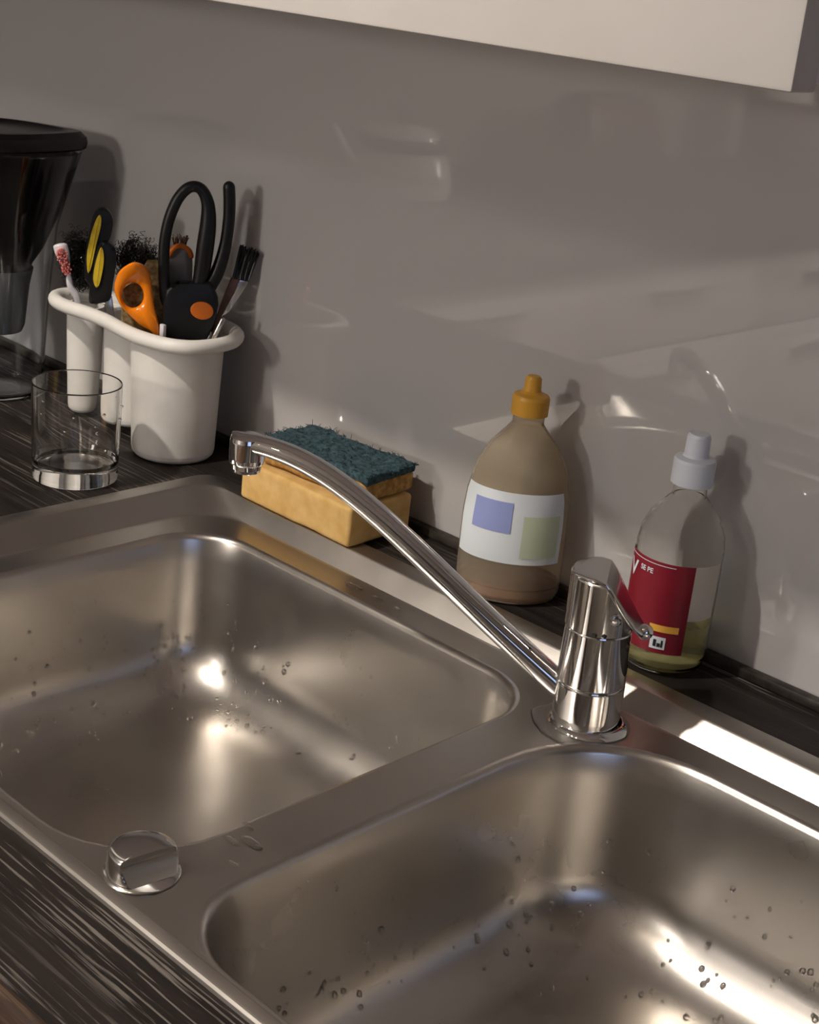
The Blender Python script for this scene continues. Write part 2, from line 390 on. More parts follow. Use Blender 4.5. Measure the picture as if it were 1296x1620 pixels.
def puddle(bm, cx, cy, rx_, ry_, z, h, seed, n=40):
    def rad(a): return 1+.22*noise.noise(Vector((math.cos(a)*1.3, math.sin(a)*1.3, seed)))+.10*noise.noise(Vector((math.cos(a)*4, math.sin(a)*4, seed+5)))
    rings = [[Vector((cx+rx_*s*rad(2*PI*k/n)*math.cos(2*PI*k/n), cy+ry_*s*rad(2*PI*k/n)*math.sin(2*PI*k/n), z+h*zz)) for k in range(n)] for s, zz in ((1, 0), (.985, .45), (.95, .8), (.88, 1), (.5, 1.02))]
    loft(bm, rings, True, False, True)
bm = B(); puddle(bm, -.563, .812, .034, .030, LZ+.0002, .0013, 3.1)
for (x, y, r) in ((-.5915, .520, .004), (-.583, .528, .006), (-.572, .505, .003), (-.5985, .538, .003), (-.80, .8450, .004), (-.83, .8455, .006), (-.775, .8445, .003)): puddle(bm, x, y, r*1.6, r*.6, LZ+.0002, .0009, x*50, 16)
pz = obj('puddle', bm, m_water, sk); pz['kind'] = 'stuff'; pz['label'] = 'small puddles of water on the sink ledge around the mixer tap'
# ---------------------------------------------------------------- waste control knob
kb = root('waste_control_knob', 'round chrome waste knob with a scooped finger recess on the sink rim', 'knob', (-.5975, .4585, LZ))
kx, ky = -.5975, .4585
bm = B(); lathe(bm, [(0, LZ+.0002), (.0222, LZ+.0002), (.0224, LZ+.0012), (.0215, LZ+.0019), (.0, LZ+.0019)], 48, (kx, ky, 0)); obj('base_ring', bm, m_chrome_worn, kb)
bm = B(); NS = 96; KH = .0172; KR = .0208
prof = [(KR-.0006, .0020), (KR, .0026)]+[(KR-.0012*(k/12)**2, .0026+(KH-.0046)*k/12) for k in range(1, 13)]+[(KR-.0018, KH-.0012), (KR-.0030, KH-.0004), (KR-.0048, KH), (.010, KH+.0003), (.004, KH+.0004)]
ca = math.radians(-8)       # direction of the finger recess
rings = []
for r, z in prof:
    ring = []
    for k in range(NS):
        a = 2*PI*k/NS; x, y = r*math.cos(a), r*math.sin(a)
        dd = x*math.cos(ca)+y*math.sin(ca); lat = -x*math.sin(ca)+y*math.cos(ca)
        lim = .0075+.0090*max(0, (KH-z)/KH)**2.2
        if dd > lim and r > .006: dd = lim
        ring.append(Vector((kx+dd*math.cos(ca)-lat*math.sin(ca), ky+dd*math.sin(ca)+lat*math.cos(ca), LZ+z)))
    rings.append(ring)
loft(bm, rings, True, True, True); obj('grip', bm, m_chrome_worn, kb, angle=28)
# ---------------------------------------------------------------- mixer tap
TX, TY = -.5588, .8195
tp = root('mixer_tap', 'chrome single-lever mixer tap with a long spout over the left bowl', 'tap', (TX, TY, LZ))
lean = Matrix.Rotation(math.radians(-.6), 3, Vector((-.559, .829, 0)))
def tl(v): return Vector((TX, TY, LZ))+lean @ (Vector(v)-Vector((TX, TY, LZ)))
bm = B(); lathe(bm, [(.022, .0002), (.0292, .0002), (.0298, .0014), (.0285, .003), (.0265, .0042), (.0245, .0052), (.0235, .0052)], 56, (TX+.0022, TY+.0018, LZ)); obj('base_ring', bm, m_chrome, tp)
ax = lean
bm = B(); lathe(bm, [(0, .004), (.0232, .004), (.0243, .0052), (.0246, .010), (.0247, .034), (.0243, .0352), (.0235, .0354), (.0235, .0358)], 64, (TX, TY, LZ), axis=ax); obj('lower_body', bm, m_chrome, tp)
bm = B(); lathe(bm, [(.0235, .0356), (.0240, .0358), (.0246, .0366), (.0236, .0770), (.0232, .0778), (.0222, .0782), (.0222, .0790)], 64, (TX, TY, LZ), axis=ax); obj('upper_body', bm, m_chrome, tp)
# head: cylinder cut by an oblique plane, sloping down to the lever side
ld = Vector((.84, .54, 0)).normalized(); lv = Vector((-ld.y, ld.x, 0))
def cyl_cut(bm, r, z0, zfun, n=64, bev=.0012):
    rings = []
    for rr, dzz in ((r, None), (r, -bev), (r-bev*.35, -bev*.35), (r-bev*1.1, 0), (r*.75, 0), (r*.5, 0), (r*.25, 0), (r*.06, 0)):
        ring = []
        for k in range(n):
            a = 2*PI*k/n; u, v = math.cos(a), math.sin(a); p = ld*(u*rr)+lv*(v*rr); z = z0 if dzz is None else max(z0+.0004, zfun(u*rr, v*rr)+dzz)
            ring.append(tl((TX+p.x, TY+p.y, LZ+z)))
        rings.append(ring)
    loft(bm, rings, True, True, True)
bm = B(); cyl_cut(bm, .0243, .0788, lambda u, v: max(.0802, min(.1180+.0012*v/.024, .1160-1.54*(u-.0030)))); obj('head', bm, m_chrome_worn, tp, angle=24)
# lever: wedge plate on the cut face reaching out and down
bm = B()
sec = [(-.0225, .0243, .1178, .0026), (-.0190, .0243, .1184, .0034), (-.0100, .0243, .1190, .0036), (-.0040, .0243, .1190, .0038), (.0020, .0243, .1172, .0046), (.0060, .0240, .1125, .0054), (.0120, .0222, .1035, .0056), (.0190, .0190, .0930, .0052), (.0255, .0150, .0845, .0048), (.0300, .0112, .0800, .0044), (.0325, .0060, .0782, .0030)]
rings = []
for u, wv, z, th in sec:
    ring = []
    for k in range(28):
        a = 2*PI*k/28; sv = math.copysign(abs(math.cos(a))**.45, math.cos(a)); sz = math.copysign(abs(math.sin(a))**.45, math.sin(a))
        if u < .012: wloc = min(wv, math.sqrt(max(.0243**2-u*u, 1e-6)))
        else: wloc = wv
        p = ld*u+lv*(sv*wloc); ring.append(tl((TX+p.x, TY+p.y, LZ+z+sz*th/2)))
    rings.append(ring)
loft(bm, rings, True, True, True); obj('lever', bm, m_chrome_worn, tp, angle=30)
bm = B(); pe = tl((TX+ld.x*.0325, TY+ld.y*.0325, LZ+.0785)); bmesh.ops.create_uvsphere(bm, u_segments=24, v_segments=14, radius=.0058, matrix=Matrix.Translation(pe)); obj('lever_tip', bm, m_chrome, tp)
# round indicator button on the head
dv = (ld*.50-lv*.866).normalized(); bm = B(); q = (dv).to_track_quat('Z', 'Y').to_matrix()
lathe(bm, [(.0050, -.002), (.0050, .0008), (.0042, .0014), (.0036, .0010), (.0033, .0012), (0, .0013)], 28, tl((TX+dv.x*.0238, TY+dv.y*.0238, LZ+.0925)), axis=q); obj('indicator_button', bm, m_chrome, tp)
bm = B(); dd = (ld*.1-lv*.99).normalized(); t3 = dd.cross(Vector((0, 0, 1)))
for s in (-.0032, .0032):
    c = tl((TX+dd.x*.0236+t3.x*s, TY+dd.y*.0236+t3.y*s, LZ+.0805)); bmesh.ops.create_cube(bm, size=.0026, matrix=Matrix.Translation(c) @ Matrix.Diagonal((1.2, 1.2, .7, 1)))
obj('vent_slot', bm, m_dark, tp)
# spout
sd = Vector((-.8886, -.4588, 0)); base = Vector((TX, TY, 0))
pth = [(.012, .0120), (.026, .0215), (.070, .0500), (.120, .0855), (.160, .1135), (.190, .1320), (.216, .1445), (.240, .1520), (.260, .1545), (.2735, .1550), (.2855, .1548)]
P3 = spline([base+sd*d+Vector((0, 0, z+LZ+.0065)) for d, z in pth], 6); NP = len(P3)
for _ in range(25): P3 = [P3[0]]+[(P3[i-1]+2*P3[i]+P3[i+1])/4 for i in range(1, NP-1)]+[P3[-1]]
sv = Vector((-sd.y, sd.x, 0)); rings = []
for i, p in enumerate(P3):
    t = (P3[min(i+1, NP-1)]-P3[max(i-1, 0)]).normalized(); q = t.cross(sv).normalized()
    if q.z < 0: q = -q
    d_ = (p-base).dot(sd); f = i/(NP-1); wr = (.0098+.0010*max(0, f-.5)/.5+.0022*max(0, f-.80)/.2)*(1 if d_ < .274 else math.sqrt(max(.02, 1-((d_-.274)/.0122)**2))); hr = .0098-.0032*f
    rings.append([p+sv*(wr*math.cos(2*PI*k/24))+q*(hr*math.sin(2*PI*k/24)) for k in range(24)])
bm = B(); loft(bm, rings, True, True, True); obj('spout', bm, m_chrome, tp, angle=50)
tip = base+sd*.2735
bm = B(); lathe(bm, [(0, .1352), (.0108, .1352), (.0112, .1385), (.0120, .1390), (.0129, .1400), (.0131, .1430), (.0131, .1560), (.0124, .1590), (.0100, .1604), (0, .1608)], 48, (tip.x, tip.y, LZ+.0065)); obj('nozzle', bm, m_chrome, tp)
bm = B(); lathe(bm, [(0, .1325), (.0098, .1325), (.0104, .1331), (.0104, .1352), (0, .1354)], 40, (tip.x, tip.y, LZ+.0065)); obj('aerator', bm, m_chrome_worn, tp)
# ================================================================ TUMBLER
gx, gy = -1.141, .777
gl = root('glass_tumbler', 'clear straight-sided drinking glass with a thick base left of the sink', 'glass', (gx, gy, 0))
bm = B(); lathe(bm, [(0, .0012), (.030, .0006), (.0375, .0006), (.0392, .0020), (.0396, .006), (.0407, .050), (.0414, .0925), (.0410, .0934), (.0404, .0934), (.0400, .0925), (.0392, .060), (.0380, .0215), (.0355, .0168), (.026, .0150), (.012, .0146), (0, .0146)], 96, (gx, gy, 0))
obj('vessel', bm, m_glass, gl, angle=70)
bm = B()
for k in range(10):
    a = random.uniform(0, 6.28); z = random.uniform(.055, .085); rr = .0398+.0009*(z-.05)/.04
    bmesh.ops.create_icosphere(bm, subdivisions=2, radius=random.uniform(.0008, .0016), matrix=Matrix.Translation((gx+(rr+.0012)*math.cos(a), gy+(rr+.0012)*math.sin(a), z)))
o = obj('water_beads', bm, m_water, gl); o['kind'] = 'stuff'
# ================================================================ UTENSIL HOLDER
BIG, MID, SML = Vector((-1.1537, .9003, 0)), Vector((-1.236, .908, 0)), Vector((-1.2975, .8915, 0))
hd = root('utensil_holder', 'white plastic utensil holder of three joined cups against the splashback', 'utensil holder', (-1.21, .90, 0))
ZT = .125
CUPS = ((BIG, .0412, .0455, .0004), (MID, .0275, .0300, .0090), (SML, .0170, .0190, .0040))
for c, rb, rt, zb in CUPS:
    bm = B(); t = .0022
    lathe(bm, [(0, zb), (rb-.008, zb), (rb-.003, zb+.001), (rb-.0008, zb+.0036), (rb, zb+.0076), (rt, ZT-.006), (rt-t, ZT-.006), (rb-t, zb+.010), (rb-t-.004, zb+.004), (0, zb+.0032)], 64, c); obj('cup', bm, m_plastic_white, hd)
RIM = [(-1.3165, .868), (-1.297, .8575), (-1.272, .8560), (-1.247, .8590), (-1.216, .8590), (-1.184, .8540), (-1.156, .8515), (-1.130, .8545), (-1.110, .8625), (-1.0985, .8770), (-1.0955, .8990), (-1.1010, .9240), (-1.1170, .9440), (-1.140, .9540), (-1.170, .9560), (-1.210, .9500), (-1.250, .9400), (-1.285, .9240), (-1.312, .9050), (-1.3225, .8850)]
o0 = [Vector((x, y, 0)) for x, y in spl2(RIM, 6)]
def inset(pts, d):
    n = len(pts); out = []
    for i in range(n):
        t = (pts[(i+1) % n]-pts[i-1]).normalized(); out.append(pts[i]+Vector((-t.y, t.x, 0))*d)
    return out
bm = B(); tube(bm, [p+Vector((0, 0, ZT)) for p in o0], .0072, 14, True); obj('rim', bm, m_plastic_white, hd)
bm = B(); up = lambda z: Vector((0, 0, z))
R_ = loft(bm, [[p+up(ZT) for p in inset(o0, .001)], [p+up(ZT-.0035) for p in inset(o0, .0045)], [p+up(ZT-.0050) for p in inset(o0, .0075)]])
el = [bm.edges.get((R_[-1][i], R_[-1][(i+1) % len(o0)])) for i in range(len(o0))]
for c, rb, rt, zb in CUPS:
    vs = [bm.verts.new(c+Vector(((rt-.001)*math.cos(2*PI*k/40), (rt-.001)*math.sin(2*PI*k/40), ZT-.005))) for k in range(40)]
    el += [bm.edges.new((vs[i], vs[(i+1) % 40])) for i in range(40)]
bmesh.ops.triangle_fill(bm, use_beauty=True, edges=el); obj('top_plate', bm, m_plastic_white, hd)
# ---------------------------------------------------------------- black kitchen shears
PB = Plane(BIG.x, BIG.y, .997, .0028); PM = Plane(MID.x, MID.y, .983, -.0016); PS = Plane(SML.x, SML.y, .976, .0034)
sc = root('kitchen_shears', 'black kitchen shears with a big closed loop, open second handle and orange pivot', 'scissors', (BIG.x, BIG.y, .006))
def u3(P, pts, d): return [P(u, z, d) for u, z in pts]
bm = B()
loop = spl2([(-.0125, .1500), (-.0180, .1680), (-.0198, .2030), (-.0172, .2280), (-.0110, .2480), (-.0035, .2600), (.0045, .2650), (.0130, .2625), (.0192, .2505), (.0206, .2320), (.0188, .2060), (.0160, .1780), (.0100, .1580)], 6)
NL = len(loop)
rads = [.0054+.0030*math.exp(-((i/NL-.76)/.13)**2) for i in range(NL)]
tube(bm, u3(PB, loop, .0005), rads, 12, True, up=PB.n, flat=1.0); obj('loop_handle', bm, m_black, sc)
bm = B(); h2 = spline(u3(PB, [(.0100, .1400), (.0175, .1560), (.0255, .1715), (.0325, .1865), (.0378, .2090), (.0400, .2330), (.0398, .2510), (.0385, .2665)], -.003), 6)
tube(bm, h2, [.0088-.0030*min(1, i/26) for i in range(len(h2))], 12, up=PB.n, round_ends=True); obj('open_handle', bm, m_black, sc)
bm = B(); plate(bm, PB, [(-.0165, .118), (-.0175, .135), (-.0180, .152), (-.0165, .166), (-.0110, .1700), (-.0040, .1695), (.0030, .1705), (.0100, .1735), (.0160, .1760), (.0250, .1760), (.0300, .1690), (.0335, .1610), (.0345, .1540), (.0330, .1450), (.0305, .1350), (.0275, .1240), (.024, .117)], .001, .0150, .0030); obj('shoulder', bm, m_black, sc)
bm = B(); plate(bm, PB, ellipse(.0190, .1481, .0112, .0088, -.12), .0084, .0030, .001); obj('pivot_cover', bm, m_orange_dull, sc)
for s, (ua, ub) in ((.0022, (-.010, -.004)), (-.0022, (.018, .008))):
    bm = B(); plate(bm, PB, [(ua, .125), (ua+.012, .125), (ub+.005, .008), (ub+.003, .0065)], s, .0022, .0003); obj('blade', bm, m_ferrule, sc)
# ---------------------------------------------------------------- scissors with yellow inlays
ys = root('scissors', 'black scissors with two yellow grip inlays standing in the middle cup', 'scissors', (MID.x, MID.y, .005))
bm = B(); plate(bm, PM, spl2([(-.0480, .1480), (-.0492, .1700), (-.0455, .2000), (-.0415, .2160), (-.0340, .2232), (-.0265, .2200), (-.0228, .2110), (-.0240, .1980), (-.0275, .1880), (-.0330, .1700), (-.0360, .1450)], 5), .002, .011, .0035); obj('thumb_handle', bm, m_black, ys)
bm = B(); plate(bm, PM, spl2([(-.0440, .1280), (-.0420, .1550), (-.0385, .1790), (-.0330, .1905), (-.0255, .1900), (-.0195, .1830), (-.0185, .1680), (-.0210, .1480), (-.0230, .1320), (-.032, .1285)], 5), .008, .011, .0035); obj('finger_handle', bm, m_black, ys)
bm = B(); plate(bm, PM, spl2([(-.0458, .1570), (-.0475, .1740), (-.0440, .1960), (-.0395, .2110), (-.0360, .2165), (-.0343, .2125), (-.0350, .2030), (-.0388, .1850), (-.0425, .1650)], 5), .0078, .0030, .001); obj('grip_inlay', bm, m_yellow, ys)
bm = B(); plate(bm, PM, spl2([(-.0378, .1448), (-.0405, .1540), (-.0385, .1700), (-.0345, .1840), (-.0318, .1835), (-.0305, .1720), (-.0325, .1560), (-.0350, .1460)], 5), .0138, .0030, .001); obj('grip_inlay', bm, m_yellow, ys)
bm = B(); plate(bm, PM, [(-.0300, .134), (-.0215, .134), (-.002, .022), (-.006, .020)], .004, .003, .0004); obj('blade', bm, m_ferrule, ys)
# ---------------------------------------------------------------- toothbrush
tb = root('toothbrush', 'old white toothbrush with pink bristles standing in the narrow cup', 'toothbrush', (SML.x, SML.y, .006))
bm = B(); pts = spline([PS(.004, .022, -.004), PS(-.005, .075, .000), PS(-.0125, .1165, .004), PS(-.0195, .1300, .006), PS(-.0215, .1410, .006), PS(-.0255, .1560, .006), PS(-.0298, .1690, .006), PS(-.0312, .1745, .006)], 6)
rad = []
for i in range(len(pts)):
    f = i/(len(pts)-1); rad.append(.0032 if f < .5 else (.0032-.0010*(f-.5)/.12 if f < .62 else .0022+.0050*math.sin(min(1, (f-.62)/.22)*PI/2) if f < .9 else .0072*math.sqrt(max(.03, 1-((f-.9)/.1005)**2))))
tube(bm, pts, rad, 12, up=PS.n, flat=.45); obj('handle', bm, m_brush_white, tb)
bm = B(); axv = (PS(-.0308, .1715)-PS(-.0232, .1455)).normalized(); sid = axv.cross(PS.n)
for i in range(9):
    for j in range(-2, 3):
        c = PS(-.0232, .1455, .008)+axv*(.0030*i)+sid*(.0019*j*(1 if 0 < i < 8 else .6))
        d = (PS.n+sid*random.uniform(-.3, .3)+axv*random.uniform(-.35, .25)).normalized()
        tube(bm, [c, c+d*.0035, c+d*.0068], [.00095, .0010, .0007], 5)
o = obj('bristles', bm, m_pink, tb); o['label'] = 'pink bristle tufts'
# ---------------------------------------------------------------- metal scourers
def scourer(name, label, P, u, z, d, ru, rz, n):
    bm = B(); c = P(u, z, d)
    for i in range(n):
        th, ph = random.uniform(0, 2*PI), math.acos(random.uniform(-1, 1)); k = random.uniform(.35, 1)
        o = c+P.u*(ru*k*math.sin(ph)*math.cos(th))+P.n*(ru*.7*k*math.sin(ph)*math.sin(th))+Vector((0, 0, rz*k*math.cos(ph)))
        dr = Vector((random.uniform(-1, 1), random.uniform(-1, 1), random.uniform(-1, 1))).normalized(); s1 = dr.orthogonal().normalized(); s2 = dr.cross(s1)
        rr = random.uniform(.0016, .0030)
        pts = [o+dr*(.0012*j*.5)+s1*(rr*math.cos(j*.9))+s2*(rr*math.sin(j*.9)) for j in range(16)]
        tube(bm, pts, .00052, 3, caps=False, flat=.5)
    return tag(obj(name, bm, m_wool, loc=c), label, 'scourer')
scourer('metal_scourer', 'dark curly metal scourer behind the toothbrush', PM, -.0590, .158, -.045, .017, .034, 400)
scourer('metal_scourer', 'dark curly metal scourer behind the orange peeler handle', PM, .0010, .166, -.020, .025, .025, 380)
# ---------------------------------------------------------------- orange handle with a hole
og = root('peeler', 'glossy orange handle with a round hole sticking out of the big cup', 'peeler', (BIG.x, BIG.y, .02))
out = spl2([(-.0215, .1170), (-.0280, .1245), (-.0384, .1300), (-.0485, .1385), (-.0590, .1490), (-.0650, .1640), (-.0620, .1790), (-.0545, .1885), (-.0465, .1935), (-.0380, .1905), (-.0320, .1800), (-.0290, .1640), (-.0262, .1480), (-.0210, .1290)], 5)
hc = (-.0472, .1590); no = len(out); hole = []
for (u, z) in out:
    a = math.atan2(z-hc[1], u-hc[0]); hole.append((hc[0]+.0102*math.cos(a), hc[1]+.0125*math.sin(a)))
def ogd(u, z): return .010+.030*max(0, .20-z)*.5+(.012*((z-.172)/.02)**2 if z > .172 else 0)   # curls forward at the top
bm = B(); mid1 = [((a[0]*.45+b[0]*.55), (a[1]*.45+b[1]*.55)) for a, b in zip(out, hole)]
def sh(pts, s, off): 
    return [PB(u, z, ogd(u, z)+off) for u, z in pts]
L_ = [sh(hole, 1, -.003), sh(hole, 1, .0005), sh([(hc[0]+(u-hc[0])*1.12, hc[1]+(z-hc[1])*1.12) for u, z in hole], 1, .0028), sh(mid1, 1, .0040), sh([(hc[0]+(u-hc[0])*.94, hc[1]+(z-hc[1])*.94) for u, z in out], 1, .0030), sh(out, 1, .0002), sh(out, 1, -.003), sh([(hc[0]+(u-hc[0])*.93, hc[1]+(z-hc[1])*.93) for u, z in out], 1, -.0052), sh(mid1, 1, -.0055), sh(hole, 1, -.003)]
R = loft(bm, L_); bmesh.ops.remove_doubles(bm, verts=R[0]+R[-1], dist=1e-7); obj('handle', bm, m_orange, og, angle=60)
bm = B(); tube(bm, [PB(-.0245, .122, .010), PB(-.012, .070, .006), PB(-.004, .014, .004)], [.0035, .003, .0028], 10); obj('shaft', bm, m_ferrule, og)
bm = B(); box(bm, -.003, .003, -.002, .002, -.006, .006, .0008); bmesh.ops.translate(bm, verts=bm.verts[:], vec=PB(-.0175, .1275, .014)); tag(obj('plastic_clip', bm, m_brush_white, loc=PB(-.0175, .1275, .014)), 'tiny white plastic tag beside the orange handle tip', 'clip')
# brown sponge behind it
bm = B(); plate(bm, PB, [(-.058, .120), (-.058, .162), (-.040, .176), (-.036, .1895), (-.0225, .1905), (-.0150, .150), (-.0120, .118), (-.030, .110)], -.006, .014, .002)
bmesh.ops.subdivide_edges(bm, edges=bm.edges[:], cuts=3)
for v in bm.verts: v.co += Vector((1, .6, .8))*(.0012*noise.noise(v.co*160))
tag(obj('brown_sponge', bm, m_brown_sponge, loc=PB(-.03, .12)), 'brown worn sponge wedged behind the orange handle', 'sponge')
# dish brush seen through the loop
db = root('dish_brush', 'small grey brush with an orange band seen through the shears loop', 'brush', PB(-.004, .01, -.022))
bm = B(); plate(bm, PB, spl2([(-.0175, .120), (-.0160, .180), (-.012, .197), (-.004, .2025), (.004, .198), (.008, .186), (.006, .120)], 5), -.022, .006, .002); obj('body', bm, m_grey_trans, db)
bm = B(); tube(bm, spline([PB(-.0150, .194, -.0175), PB(-.0110, .2015, -.0165), PB(-.0040, .2045, -.0165), PB(.0035, .2010, -.0165), PB(.0062, .195, -.0175)], 5), .0026, 10, up=PB.n, round_ends=True); obj('band', bm, m_orange_dull, db)
bm = B()
for k in range(26):
    a = PB(random.uniform(-.011, .001), .204, -.022+random.uniform(-.003, .003)); tube(bm, [a, a+Vector((random.uniform(-.003, .003), random.uniform(-.002, .002), random.uniform(.006, .011)))], [.0006, .0004], 4)
obj('bristles', bm, m_brownwood, db)
# pastry brush leaning right
pb = root('pastry_brush', 'flat brush with black bristles leaning out of the right side of the big cup', 'brush', PB(.02, .01, -.012))
bm = B()
for k in range(90):
    s = random.random(); a = PB(.0478+s*.0150, .1782-s*.0020, -.012+random.uniform(-.004, .004)); e = PB(.0528+s*.0175+random.uniform(-.001, .001), .2090-s*.0040+random.uniform(-.002, .002), -.012+random.uniform(-.005, .005)); mm = a.lerp(e, .6)
    tube(bm, [a, mm, e], [.0009, .0010, .0007], 4)
obj('bristles', bm, m_black, pb)
bm = B(); plate(bm, PB, [(.0462, .1795), (.0640, .1765), (.0600, .1700), (.0440, .1460), (.0405, .1380), (.0335, .1400), (.0400, .1600)], -.012, .0085, .002); obj('ferrule', bm, m_ferrule, pb)
bm = B(); plate(bm, PB, [(.0455, .1790), (.0545, .1775), (.0500, .1650), (.0400, .1430), (.0350, .1300), (.0310, .1310), (.0380, .1560)], -.0085, .003, .001); obj('side_strip', bm, m_brownwood, pb)
bm = B(); tube(bm, [PB(.0370, .140, -.012), PB(.030, .115, -.012), PB(.014, .016, -.010)], [.0042, .0045, .004], 10); obj('handle', bm, m_brownwood, pb)
bm = B(); tube(bm, [PB(.0392, .1415, .012), PB(.0315, .123, .012), PB(.010, .016, .010)], [.0026, .0026, .0026], 10, round_ends=True); tag(obj('metal_skewer', bm, m_ferrule, loc=PB(.010, .016, .010)), 'bright metal rod end beside the shears pivot', 'utensil')
# ================================================================ SPONGES
def soft_box(bm, x0, x1, y0, y1, z0, z1, amp, seed, cuts=9, bev=.003):
    box(bm, x0, x1, y0, y1, z0, z1, bev, 2)
    bmesh.ops.subdivide_edges(bm, edges=[e for e in bm.edges if e.calc_length() > .012], cuts=cuts, use_grid_fill=True)
    for v in bm.verts:
        v.co += Vector((noise.noise(v.co*45+Vector((seed, 0, 0))), noise.noise(v.co*45+Vector((0, seed, 0))), noise.noise(v.co*45+Vector((0, 0, seed)))))*amp
def turn(bm, c, deg, tilt=0, taxis=(1, 0, 0)):
    bmesh.ops.rotate(bm, verts=bm.verts[:], cent=c, matrix=Matrix.Rotation(math.radians(tilt), 3, Vector(taxis)) @ Matrix.Rotation(math.radians(deg), 3, 'Z'))
s1c = Vector((-.939, .909, .003))
bm = B(); soft_box(bm, -1.013, -.8665, .871, .9475, .0045, .041, .0009, 2.2); turn(bm, s1c, 0)
tag(obj('sponge', bm, m_sponge, loc=s1c, angle=60), 'plain thick yellow sponge lying on the back rim, under the scouring sponge', 'sponge')
ss = root('scouring_sponge', 'yellow sponge with a dark green scouring pad on top, stacked on the plain sponge', 'sponge', (-.93, .912, .0415))
bm = B(); soft_box(bm, -.998, -.8680, .884, .9480, .0425, .0600, .0011, 6.1); turn(bm, Vector((-.93, .912, .042)), 3); obj('foam', bm, m_sponge2, ss, angle=60)
bm = B(); soft_box(bm, -.999, -.8670, .883, .9490, .0598, .0680, .0020, 9.7, 14, .002)
for v in bm.verts: v.co += Vector((0, 0, 1))*(.0022*noise.noise(v.co*130)+.0012*noise.noise(v.co*320))
turn(bm, Vector((-.93, .912, .042)), 3)
tops = [f.calc_center_median() for f in bm.faces if f.normal.z > .3 or f.calc_center_median().z > .066]
for k in range(520):
    a = random.choice(tops)+Vector((random.uniform(-.003, .003), random.uniform(-.003, .003), -.0006)); d = Vector((random.uniform(-1, 1), random.uniform(-1, 1), random.uniform(.05, .6))).normalized()
    tube(bm, [a, a+d*.0018+Vector((0, 0, .0006)), a+d*random.uniform(.003, .0055)], [.00032, .00034, .0002], 3)
obj('scouring_pad', bm, m_scour, ss, angle=60)
# ================================================================ BOTTLES
def label_wrap(bm, c, rfun, rot, a0, a1, z0, z1, sx=1, sy=1, na=20, nz=5, off=.0004):
    V = [[None]*(nz+1) for _ in range(na+1)]
    for i in range(na+1):
        for j in range(nz+1):
            a = a0+(a1-a0)*i/na; z = z0+(z1-z0)*j/nz; r = rfun(z); x, y = (r*sx+off)*math.cos(a), (r*sy+off)*math.sin(a)
            V[i][j] = bm.verts.new(Vector(c)+Vector((x*math.cos(rot)-y*math.sin(rot), x*math.sin(rot)+y*math.cos(rot), z)))
    for i in range(na):
        for j in range(nz): bm.faces.new((V[i][j], V[i+1][j], V[i+1][j+1], V[i][j+1]))
def interp(prof):
    P = sorted([(z, r) for r, z in prof])
    def f(z):
        for (z0, r_0), (z1, r_1) in zip(P, P[1:]):
            if z0 <= z <= z1: return r_0+(r_1-r_0)*(z-z0)/max(z1-z0, 1e-9)
        return P[0][1] if z < P[0][0] else P[-1][1]
    return f
# -- brown dish-soap flask
b1 = (-.7325, .929, 0); rot1 = math.atan2(.62, .785)
d1 = root('soap_flask', 'squat see-through soap flask with an amber rest of liquid and orange cap', 'bottle', b1)
P1 = [(.034, .0006), (.0405, .002), (.0430, .007), (.0440, .025), (.0440, .070), (.0425, .090), (.0375, .112), (.0285, .130), (.0175, .143), (.0130, .149), (.0128, .160)]
SY = .74
bm = B(); lathe(bm, [(0, .0012)]+P1+[(.0116, .160), (.0118, .148), (.0163, .142), (.0273, .129), (.0363, .111), (.0413, .0895), (.0428, .070), (.0428, .025), (.0418, .008), (.0395, .0034), (0, .0030)], 64, b1, 1, SY, rot1); obj('body', bm, m_amber_bottle, d1, angle=60)
bm = B(); lathe(bm, [(0, .0034), (.0390, .0037), (.0413, .0082), (.0422, .014), (.0422, .0160), (0, .0160)], 64, b1, 1, SY, rot1); obj('liquid', bm, m_amber, d1, angle=60)
bm = B(); lathe(bm, [(.0150, .1565), (.0152, .1700), (.0140, .1725), (.0095, .1740), (.0072, .1760), (.0065, .1860), (.0050, .1880), (0, .1885)], 40, b1); obj('cap', bm, m_cap_orange, d1)
f1 = interp(P1)
bm = B(); label_wrap(bm, b1, f1, rot1, -PI*.92, -PI*.16, .038, .098, 1, SY, 28, 8); lb = obj('label', bm, m_label_white, d1)
bm = B(); label_wrap(bm, b1, f1, rot1, -PI*.78, -PI*.52, .064, .090, 1, SY, 14, 4, .0008); obj('print', bm, m_label_blue, lb)
bm = B(); label_wrap(bm, b1, f1, rot1, -PI*.45, -PI*.20, .044, .080, 1, SY, 14, 4, .0008); obj('print', bm, m_label_green, lb)
# -- clear bottle with pale yellow liquid
b2 = (-.5755, .9335, 0); rot2 = math.atan2(.523, .852)
d2 = root('cleaner_bottle', 'clear round bottle with pale yellow liquid, red label and white cap behind the tap', 'bottle', b2)
P2 = [(.0240, .0006), (.0290, .0018), (.0322, .006), (.0332, .012), (.0332, .098), (.0318, .108), (.0262, .121), (.0180, .131), (.0128, .137), (.0122, .150)]
bm = B(); lathe(bm, [(0, .0016)]+P2+[(.0112, .150), (.0117, .1365), (.0168, .130), (.0252, .1202), (.0307, .1074), (.0321, .098), (.0321, .013), (.0310, .0074), (.0282, .0034), (0, .0030)], 64, b2, 1, 1, rot2); obj('body', bm, m_bottle, d2, angle=60)
bm = B(); lathe(bm, [(0, .0034), (.0280, .0037), (.0307, .0078), (.0317, .0132), (.0317, .0400), (0, .0400)], 64, b2); obj('liquid', bm, m_pale, d2, angle=60)
